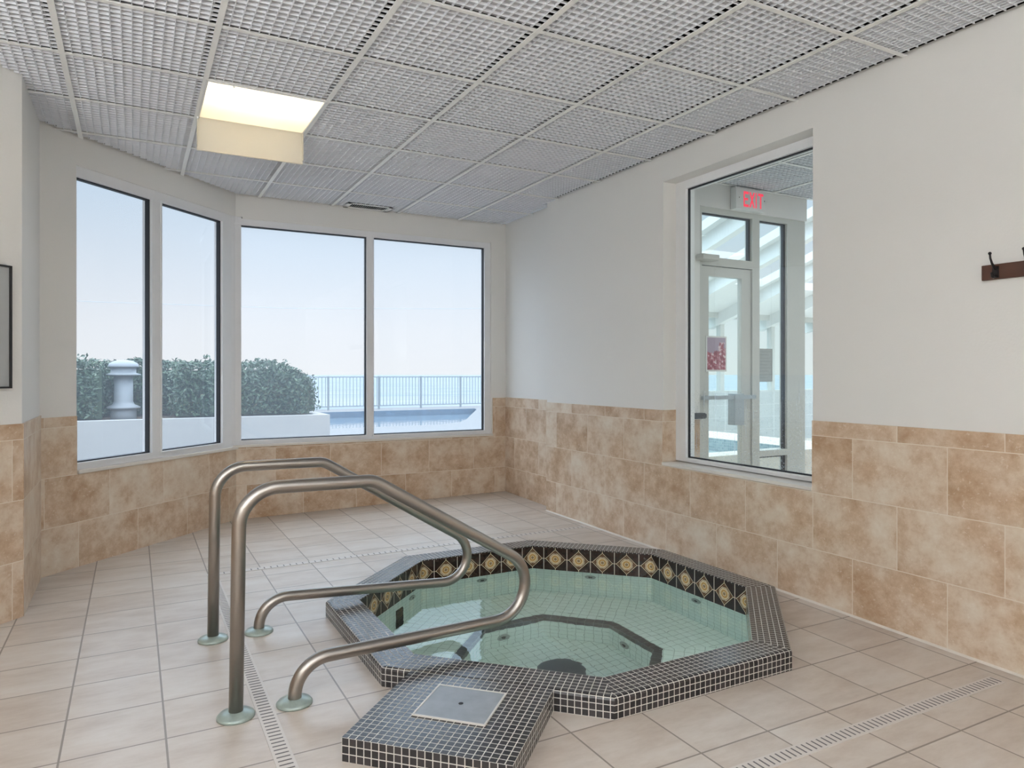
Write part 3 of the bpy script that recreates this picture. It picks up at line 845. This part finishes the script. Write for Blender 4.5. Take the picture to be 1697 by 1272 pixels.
# ------------------------------------------------------------------ coat rack on the right wall
o = empty('coat_rack', (XR, 1.40, 1.60), 'dark wood coat rack with black hooks on the right wall', 'coat rack')
mb = MB(); mb.box(XR - .018, XR, 1.05, 1.66, 1.597, 1.660); mb.build('board', 'walnut', o, loc=(XR, 1.36, 1.6), bevel=.002)
for k in range(5):
    y = 1.603 - .125 * k
    mb = MB()
    mb.tube([(XR - .020, y, 1.640), (XR - .030, y, 1.645), (XR - .048, y, 1.660), (XR - .060, y, 1.680), (XR - .064, y, 1.700)], [.007, .006, .0045, .004, .004], 10)
    mb.lathe([(.002, -.006), (.006, -.003), (.0068, .001), (.005, .005), (.001, .007)], (XR - .064, y, 1.700), 14)
    mb.tube([(XR - .018, y, 1.612), (XR - .034, y, 1.604), (XR - .046, y, 1.606), (XR - .050, y, 1.618)], [.007, .006, .005, .0045], 10)
    mb.lathe([(.002, -.004), (.006, -.001), (.006, .003), (.001, .006)], (XR - .050, y, 1.618), 12)
    mb.box(XR - .024, XR - .017, y - .012, y + .012, 1.602, 1.650)
    mb.build('hook', 'black_iron', o, loc=(XR - .02, y, 1.63))

# framed panel on the left wall
o = empty('picture_frame', LA.pt(.30, 0, 1.43), 'thin black framed grey panel hanging on the left wall', 'picture frame')
mb = MB(); fa, fb, za, zb = .066, .53, 1.134, 1.729; w = .009
for q in ((fa, fa + w, za, zb), (fb - w, fb, za, zb), (fa, fb, za, za + w), (fa, fb, zb - w, zb)): LA.box(mb, q[0], q[1], -.022, 0, q[2], q[3])
mb.build('frame', 'black_frame', o, loc=LA.pt(.3, 0, 1.43), weld=False)
mb = MB(); LA.box(mb, fa + w, fb - w, -.012, 0, za + w, zb - w); mb.build('panel', 'picture_grey', o, loc=LA.pt(.3, 0, 1.43))

# ------------------------------------------------------------------ adjoining lobby behind the right window
YD = 4.05
LE = Loc((0, YD), (1, YD), (0, 1))
mb = MB()
LE.box(mb, 3.388, 3.83, 0, .14, 0, .855, 1); LE.box(mb, 3.388, 3.83, 0, .14, .855, H + .1, 0)
LE.box(mb, 3.83, 5.04, 0, .14, 2.50, H + .1, 0)
struct(mb.build('wall_lobby', ['drywall', 'wall_tile'], weld=False))
mb = MB(); mb.box(3.388, 7.5, 1.0, YD + .3, -.06, -.001); struct(mb.build('floor_lobby', 'floor_tile'))
mb = MB(); mb.box(3.388, 7.5, .9, 1.0, -.06, H + .1); mb.box(7.5, 7.6, .9, YD, 2.3, H + .1); mb.box(7.5, 7.6, .9, YD, -.06, .9)
struct(mb.build('wall_far', 'drywall', weld=False))
lc = empty('ceiling_lobby', (4.5, 3, H), kind='structure')
mb = MB()
for i in range(7):
    for j in range(5):
        x0, x1 = 3.39 + .6097 * i, 3.39 + .6097 * (i + 1); y1, y0 = YD - .02 - .608 * j, YD - .02 - .608 * (j + 1)
        for k in range(1, NC):
            x = x0 + (x1 - x0) * k / NC; mb.box(x - vt, x + vt, y0, y1, H + .002, H + dep, skip=('top',))
            y = y0 + (y1 - y0) * k / NC; mb.box(x0, x1, y - vt, y + vt, H + .002, H + dep, skip=('top',))
        a, b, c, d = x0 + .006, x1 - .030, y0 + .006, y1 - .006
        mb.face([(a, d, H + dep), (b, d, H + dep), (b, c, H + dep), (a, c, H + dep)], 1)
mb.build('ceiling_panels', ['ceiling_white', 'panel_back'], lc, loc=lc.location, weld=False)
mb = MB()
for i in range(8): x = 3.39 + .6097 * i; mb.box(x - .0125, x + .0125, 1.0, YD, H - .001, H + .004)
for j in range(6): y = YD - .02 - .608 * j; mb.box(3.39, 7.5, y - .0115, y + .0115, H, H + .0035)
mb.build('ceiling_grid', 'tee_white', lc, loc=lc.location, weld=False)
mb = MB(); mb.box(3.3, 7.6, .9, YD + .2, H + .16, H + .2); mb.build('plenum_deck', 'plenum', lc)
for k, (x0, y0) in enumerate(((4.61, 1.60), (5.83, 1.60), (4.61, 2.20))):  # unseen lights added to brighten the lobby
    o = empty('ceiling_light', (x0 + .3, y0 + .3, H), 'added square white ceiling light in the lobby behind the right window, %s of three' % ('left', 'right', 'nearest the door')[k], 'ceiling light', 'added ceiling lights in the lobby')
    mb = MB(); mb.box(x0, x0 + .6, y0, y0 + .6, H - .05, H - .002, skip=('bottom',)); mb.build('housing', 'white_plastic', o, loc=o.location)
    mb = MB(); mb.face([(x0, y0 + .6, H - .05), (x0 + .6, y0 + .6, H - .05), (x0 + .6, y0, H - .05), (x0, y0, H - .05)]); mb.build('diffuser', 'added_light_diffuser', o, loc=o.location)

# glazed door with transom and sidelight
dr = empty('door_1', (4.3, YD, 0), kind='structure')
mb = MB(); F = (0.02, .10)
for q in ((3.83, 3.87, 0, 2.50), (4.415, 4.497, 0, 2.50), (4.824, 5.04, 0, 2.50), (3.87, 4.415, 2.46, 2.50), (3.87, 4.415, 2.05, 2.115), (4.497, 4.824, 2.46, 2.50),
          (4.497, 4.824, .525, .575), (4.497, 4.824, 0, .12)): LE.box(mb, q[0], q[1], F[0], F[1], q[2], q[3])
mb.build('door_frame', 'alu_grey', dr, loc=(4.3, YD, 0), weld=False)
mb = MB()
for (a, b, z0, z1) in ((3.87, 4.415, 2.115, 2.46), (4.497, 4.824, .575, 2.46), (4.497, 4.824, .12, .525)):
    for q in ((b - .022, b, z0, z1), (a, b - .022, z1 - .012, z1)): LE.box(mb, q[0], q[1], .045, .07, q[2], q[3])
mb.build('gasket', 'gasket', dr, loc=(4.3, YD, 1), weld=False)
mb = MB()
for (a, b, z0, z1) in ((3.87, 4.415, 2.115, 2.46), (4.497, 4.824, .575, 2.46), (4.497, 4.824, .12, .525)): LE.quad(mb, a, b, .06, z0, z1)
mb.build('door_light', 'door_glass', dr, loc=(4.3, YD, 1), weld=False)
mb = MB()
for q in ((3.872, 3.955, .02, 2.045), (4.31, 4.413, .02, 2.045), (3.955, 4.31, 1.97, 2.045), (3.955, 4.31, .02, .25)): LE.box(mb, q[0], q[1], .035, .08, q[2], q[3])
leaf_ = mb.build('door_leaf', 'alu_grey', dr, loc=(4.1, YD, 1), weld=False)
mb = MB(); LE.quad(mb, 3.955, 4.31, .057, .25, 1.97); mb.build('door_pane', 'door_glass', leaf_, loc=(4.1, YD, 1))
mb = MB(); LE.box(mb, 3.84, 4.40, -.035, -.005, 1.005, 1.035); LE.box(mb, 4.16, 4.26, -.04, .035, .80, 1.045); mb.build('push_bar', 'rail_paint', leaf_, loc=(4.1, YD, 1), weld=False, bevel=.003)
mb = MB(); LE.box(mb, 3.79, 3.965, -.075, .02, 2.075, 2.118); mb.build('door_closer', 'alu_grey', dr, loc=(3.85, YD, 2.1), bevel=.008)
mb = MB(); LE.box(mb, 3.70, 3.845, -.045, 0, .862, .905); LE.box(mb, 3.845, 3.862, -.04, -.005, .868, .898)
tag(mb.build('wall_bumper', 'dark_rubber', loc=(3.75, YD, .88), weld=False, bevel=.003), 'short black rubber bumper on the wall left of the glazed door', 'bumper')

# exit sign
o = empty('exit_sign', (4.31, YD, 2.59), 'white EXIT sign with red letters above the glazed door', 'exit sign')
mb = MB(); mb.box(4.150, 4.468, YD - .06, YD, 2.500, 2.672); mb.build('sign_box', 'white_plastic', o, loc=(4.31, YD, 2.5), bevel=.004)
def strokes(ch):
    if ch == 'E': return [[(0, 0), (.2, 0), (.2, 1), (0, 1)], [(.2, .84), (.9, .84), (.9, 1), (.2, 1)], [(.2, .43), (.78, .43), (.78, .58), (.2, .58)], [(.2, 0), (.9, 0), (.9, .16), (.2, .16)]]
    if ch == 'X': return [[(0, 0), (.24, 0), (1, 1), (.76, 1)], [(.76, 0), (1, 0), (.24, 1), (0, 1)]]
    if ch == 'I': return [[(.38, 0), (.62, 0), (.62, 1), (.38, 1)]]
    if ch == 'T': return [[(.38, 0), (.62, 0), (.62, .84), (.38, .84)], [(0, .84), (1, .84), (1, 1), (0, 1)]]
xx = 4.232
for ch, wd in (('E', .058), ('X', .060), ('I', .040), ('T', .056)):
    mb = MB()
    for q, st in enumerate(strokes(ch)):
        P = [(xx + (a - (.2 if ch == 'I' else 0)) * wd, .121 * b + 2.523) for a, b in st]
        yf = YD - .0615 - .0004 * q
        mb.face([(a, yf, b) for a, b in P])
        for k in range(4):
            a, b = P[k], P[(k + 1) % 4]
            mb.face([(a[0], yf, a[1]), (a[0], YD - .06, a[1]), (b[0], YD - .06, b[1]), (b[0], yf, b[1])])
    mb.build('letter', 'exit_red', o, loc=(xx, YD - .06, 2.523), weld=False)
    xx += wd * (1.0 if ch != 'I' else .75) + .004
for px in (4.185, 4.462):
    mb = MB(); mb.lathe([(.004, 0), (.004, .003)], (px, YD - .06, 2.59), 10, frame=(Vector((1, 0, 0)), Vector((0, 0, 1)), Vector((0, -1, 0)))); mb.build('screw', 'gasket', o, loc=(px, YD - .06, 2.59))

# poster and notice on the glass
o = empty('poster', (4.03, YD, 1.36), 'white bordered poster of red flowers on the glazed door', 'poster')
mb = MB(); LE.box(mb, 3.922, 4.140, .030, .034, 1.222, 1.500); mb.build('paper', 'white_plastic', o, loc=(4.03, YD, 1.36))
mb = MB(); mb.face([(3.934, YD + .0292, 1.236), (4.128, YD + .0292, 1.236), (4.128, YD + .0292, 1.488), (3.934, YD + .0292, 1.488)], uv=[(0, 0), (.194, 0), (.194, .252), (0, .252)]); mb.build('print', 'poster_print', o, loc=(4.03, YD, 1.36))
o = empty('notice', (4.59, YD, 1.27), 'grey paper notice taped to the sidelight right of the glazed door', 'notice')
mb = MB(); LE.box(mb, 4.500, 4.682, .050, .053, 1.138, 1.412); mb.build('paper', 'grey_panel', o, loc=(4.59, YD, 1.27))
mb = MB()
for k in range(9):
    z = 1.39 - k * .027; wd = (.13, .10, .12, .14, .09, .13, .11, .14, .08)[k]; LE.box(mb, 4.53, 4.53 + wd, .0485, .050, z - .005, z)
q = mb.build('print', 'notice_ink', o, loc=(4.59, YD, 1.27), weld=False)

# ------------------------------------------------------------------ solarium beyond the door: raised pool, low wall, sloping roof with skylights
mb = MB(); mb.box(3.5, 14, 4.2, 5.0, -.06, -.002); mb.box(4.4, 14, 5.0, 9.4, -.06, -.002); struct(mb.build('floor_solarium', 'sandstone'))
mb = MB(); mb.box(5.2, 14, 8.9, 9.15, 0, .88); struct(mb.build('wall_parapet', 'stone_block'))
sm_ = .31
def rz(y): return 2.28 + sm_ * (8.9 - y)
roof = empty('ceiling_solarium', (7, 7, 2.8), kind='structure')
mb = MB()
y0, y1 = 4.19, 9.2
bays = [(5.2 + 1.25 * k, 5.2 + 1.25 * (k + 1)) for k in range(7)]
def rp(x, y, dz=0): return (x, y, rz(y) + dz)
for a, b in bays:
    sky = (a + .22, b - .18, 5.2, 7.9)
    for q in ((a, b, y0, sky[2]), (a, b, sky[3], y1), (a, sky[0], sky[2], sky[3]), (sky[1], b, sky[2], sky[3])):
        bt = [rp(q[0], q[2]), rp(q[1], q[2]), rp(q[1], q[3]), rp(q[0], q[3])]
        mb.hexa(bt, [(p[0], p[1], p[2] + .12) for p in bt])
mb.build('roof_boards', 'roof_board', roof, weld=False)
mb = MB()
for a, b in bays:
    for wdt in (0,):
        bt = [rp(a - .06, y0, -.2), rp(a + .06, y0, -.2), rp(a + .06, y1, -.2), rp(a - .06, y1, -.2)]
        mb.hexa(bt, [(p[0], p[1], p[2] + .2) for p in bt])
mb.build('rafters', 'roof_board', roof, weld=False)
wl_ = empty('window_4', (9, 9, 1.5), kind='structure')
mb = MB(); mb.box(5.2, 14, 8.95, 9.1, 2.17, 2.40)
for k in range(8): x = 5.2 + 1.25 * k; mb.box(x + .0, x + .09, 8.96, 9.06, .88, 2.17)
mb.box(5.2, 14, 8.93, 9.12, .88, .91)
mb.build('window_frame', 'alu_grey', wl_, weld=False)
mb = MB(); mb.face([(5.2, 9.02, .91), (14, 9.02, .91), (14, 9.02, 2.17), (5.2, 9.02, 2.17)], uv=[(0, .9), (10, .9), (10, 2.2), (0, 2.2)]); mb.build('window_pane', 'door_glass', wl_)
pl = empty('raised_pool', (5, 6.5, 0), 'raised pool with sandstone coping and blue mosaic seen through the glazed door', 'pool')
mb = MB()
mb.box(6.0, 6.7, 4.75, 8.2, 0, .45); mb.box(4.75, 6.0, 4.75, 5.0, 0, .45); mb.box(4.5, 4.75, 4.75, 8.2, 0, .45); mb.box(4.75, 6.0, 7.9, 8.2, 0, .45)
mb.build('coping', 'sandstone', pl, weld=False)
mb = MB()
mb.box(5.985, 5.999, 5.0, 7.9, .05, .448); mb.box(4.75, 5.985, 5.0, 5.014, .05, .448); mb.box(4.75, 5.985, 7.886, 7.9, .05, .448)
mb.build('mosaic_lining', 'blue_mosaic', pl, weld=False)
mb = MB(); mb.face([(4.75, 5.0, .30), (5.99, 5.0, .30), (5.99, 7.9, .30), (4.75, 7.9, .30)]); mb.build('water', 'indoor_water', pl)

# ------------------------------------------------------------------ outdoors: deck, planter, hedge, vent, pool, railing, sea
PW = [(-2, 15.7), (6.5, 15.7), (7.3, 16.3), (7.9, 17.2), (10.4, 21.8), (10.6, 22.4), (-2, 22.5)]
def strip(mb, poly, z, mat=0): mb.face([(p[0], p[1], z) for p in poly], mat)
mb = MB(); zg = -.02
strip(mb, [(-14, 6.4), (40, 6.4), (40, 15.7), (6.5, 15.7), (-14, 15.7)], zg)
strip(mb, [(-14, 15.7), (-2, 15.7), (-2, 22.5), (-14, 22.5)], zg)
strip(mb, [(6.5, 15.7), (40, 15.7), (40, 22.4), (10.6, 22.4), (10.4, 21.8), (7.9, 17.2), (7.3, 16.3)], zg)
strip(mb, [(-14, 22.5), (-2, 22.5), (10.6, 22.4), (40, 22.4), (40, 24.3), (-14, 24.3)], zg)
mb.face([(-14, 24.3, zg), (40, 24.3, zg), (40, 24.3, -4), (-14, 24.3, -4)])
mb.box(-14, XL - .3, -3, 6.4, -.1, zg)
struct(mb.build('floor_deck', 'deck_concrete', weld=False))
op = empty('outdoor_pool', (4, 19, -.3), 'outdoor swimming pool with blue tile edge on the white deck', 'pool')
mb = MB()
for k in range(len(PW)):
    a, b = PW[k], PW[(k + 1) % len(PW)]
    mb.face([(*b, zg), (*a, zg), (*a, -.6), (*b, -.6)])
mb.build('pool_wall', 'blue_band', op)
mb = MB(); strip(mb, PW, -.215); mb.build('water', 'pool_water', op)
mb = MB(); strip(mb, [(-200, 24.3), (300, 24.3), (300, 75), (-200, 75)], -4); struct(mb.build('floor_beach', 'sand'))
mb = MB(); strip(mb, [(-3000, 70), (3000, 70), (3000, 2900), (-3000, 2900)], -3.98); struct(tag(mb.build('floor_sea', 'sea_water')))

pn = empty('planter', (0, 10.3, 0), 'low white stucco planter wall in front of the green hedge', 'planter')
mb = MB()
mb.box(-6, 2.48, 10.08, 10.26, -.02, .62); mb.box(2.30, 2.48, 10.26, 12.6, -.02, .62); mb.box(-6, 2.48, 12.6, 12.78, -.02, .62)
mb.build('planter_wall', 'stucco', pn, weld=False)
mb = MB(); mb.box(-6, 2.30, 10.26, 12.6, .0, .60); mb.build('soil', 'soil', pn)

random.seed(7)
def front(x): 
    n = 10.32 + .05 * math.sin(x * 5.1) + .03 * math.sin(x * 11.7)
    return 11.25 if -.40 < x < .48 else n
def topz(x): return 1.36 + .025 * math.sin(x * 3.3 + 1) + .02 * math.sin(x * 8) - (max(0, x - 1.55) ** 2) * .45
hx0, hx1 = -2.2, 2.36
mb = MB(); NX = 46
for k in range(NX):
    a, b = hx0 + (hx1 - .1 - hx0) * k / NX, hx0 + (hx1 - .1 - hx0) * (k + 1) / NX
    m_ = (a + b) / 2; mb.box(a, b, front(m_) + .12, 12.3, .625, topz(m_) - .10)
hedge = empty('hedge', (0, 11.3, .62), 'clipped green leafy hedge in the white planter outside the windows', 'hedge')
def leaf(mb, p, nrm, s_):
    d = Vector((random.gauss(0, 1), random.gauss(0, 1), random.gauss(0, 1))) * .75 + nrm
    d.normalize(); t_ = d.orthogonal().normalized(); t_.rotate(Matrix.Rotation(random.uniform(0, 6.28), 3, d)); b_ = d.cross(t_)
    L_, w_ = s_, s_ * .45
    p0 = p - t_ * L_ / 2; p1 = p + t_ * L_ / 2; l_ = p + b_ * w_ / 2 + d * w_ * .18; r_ = p - b_ * w_ / 2 + d * w_ * .18; mm = p - d * 0
    i = len(mb.v); mb.v += [tuple(q) for q in (p0, r_, p1, l_, )]
    mb.f.append([i, i + 1, i + 2, i + 3]); mb.uv.append([(0, 0)] * 4); mb.mi.append(0); mb.sm.append(False)
for k in range(15000):
    r_ = random.random(); x = random.uniform(hx0, hx1)
    if r_ < .62:
        z = random.uniform(.655, topz(x)); y = front(x) + random.gauss(.04, .05) + max(0, (z - topz(x) + .18)) * .8
        e_ = max(0, x - 2.15); y += e_ * 1.2
        leaf(mb, Vector((x, y, z)), Vector((0, -1, .35)), random.uniform(.05, .085))
    elif r_ < .86:
        y = random.uniform(front(x), 12.3); leaf(mb, Vector((x, y, topz(x) + random.gauss(0, .022))), Vector((0, -.2, 1)), random.uniform(.05, .085))
    elif r_ < .97:
        y = random.uniform(10.35, 12.3); z = random.uniform(.655, 1.22); leaf(mb, Vector((hx1 + random.gauss(-.06, .05) - max(0, z - .95) * .6, y, z)), Vector((1, 0, .3)), random.uniform(.05, .085))
    else:
        x = random.choice((-.40, .48)) + random.gauss(0, .04); y = random.uniform(10.36, 11.25); z = random.uniform(.655, 1.36); leaf(mb, Vector((x, y, z)), Vector((1 if x < 0 else -1, -.4, .3)), random.uniform(.05, .085))
for (sx, sy, n_) in ((1.05, 10.5, 9), (1.95, 10.7, 8), (2.15, 10.9, 7), (-.6, 10.6, 6), (.9, 10.7, 5)):
    for k in range(n_): leaf(mb, Vector((sx + random.gauss(0, .035), sy + random.gauss(0, .03), topz(sx) + random.uniform(.0, .10))), Vector((0, -.5, 1)), .075)
mb.build('foliage', 'leaf', hedge, loc=(0, 11.3, .54), weld=False)

vt_ = empty('roof_vent', (-.115, 10.65, .54), 'pale mushroom vent pipe standing in the planter before the hedge', 'vent pipe')
vc = (-.115, 10.65, 0)
mb = MB(); mb.lathe([(.155, .54), (.155, .74), (.15, .745)], vc, 32); mb.build('curb', 'vent_metal', vt_, loc=(-.115, 10.65, .54))
mb = MB(); mb.lathe([(.20, .745), (.20, .765), (.13, .80), (.113, .84), (.112, 1.20)], vc, 32); mb.build('stack', 'vent_metal', vt_, loc=(-.115, 10.65, .75))
mb = MB(); mb.lathe([(.112, 1.18), (.205, 1.185), (.205, 1.20), (.15, 1.215), (.15, 1.30)], vc, 32); mb.build('collar', 'vent_metal', vt_, loc=(-.115, 10.65, 1.2))
mb = MB(); mb.lathe([(.13, 1.29), (.185, 1.292), (.187, 1.305), (.165, 1.345), (.11, 1.375), (.05, 1.388), (.002, 1.39)], vc, 32); mb.build('cap', 'vent_metal', vt_, loc=(-.115, 10.65, 1.3))

rl = empty('railing', (8.2, 23.6, 0), 'grey metal picket railing behind the outdoor pool facing the sea', 'railing')
rx0, rx1, ry = 4.3, 13.2, 23.6
mb = MB(); mb.box(rx0, rx1, ry - .02, ry + .02, 1.075, 1.11); mb.build('top_rail', 'railing_grey', rl)
mb = MB(); mb.box(rx0, rx1, ry - .015, ry + .015, .08, .11); mb.build('bottom_rail', 'railing_grey', rl)
x = rx0 + .06; px_ = []
pic = None
while x < rx1:
    mb = MB(); mb.box(x - .009, x + .009, ry - .009, ry + .009, .1, 1.08)
    if pic is None: pic = mb.build('picket', 'railing_grey', rl, loc=(x, ry, .6)); base = pic.location.x - x
    else:
        q = pic.copy(); C.objects.link(q); q.parent = rl; q.location.x = x + base
    x += .118
for x in (5.75, 7.5, 9.05, 10.6, 12.2):
    mb = MB(); mb.box(x - .028, x + .028, ry - .028, ry + .028, zg, 1.12); mb.build('post', 'railing_grey', rl, loc=(x, ry, 0))
# overhead cable far out over the beach
oc = empty('overhead_cable', (6, 30.5, -4), 'thin grey overhead cable crossing the sky above the sea', 'cable')
mb = MB(); mb.tube([(-9, 29.5, 4.1), (-5, 29.8, 3.92), (-1.5, 30, 3.85), (6, 30.5, 3.97), (14, 31, 4.35), (20, 31.4, 4.75), (24, 31.7, 5.05)], .008, 6); mb.build('cable', 'cable_grey', oc, loc=(6, 30.5, 3.97))
for px, py, pz in ((-9, 29.5, 4.1), (24, 31.7, 5.05)):
    mb = MB(); mb.tube([(px, py, -4.0), (px, py, pz + .25)], .12, 14); mb.box(px - .05, px + .05, py - .6, py + .6, pz - .14, pz - .005); mb.build('pole', 'wood_branch', oc, loc=(px, py, -4), weld=False)
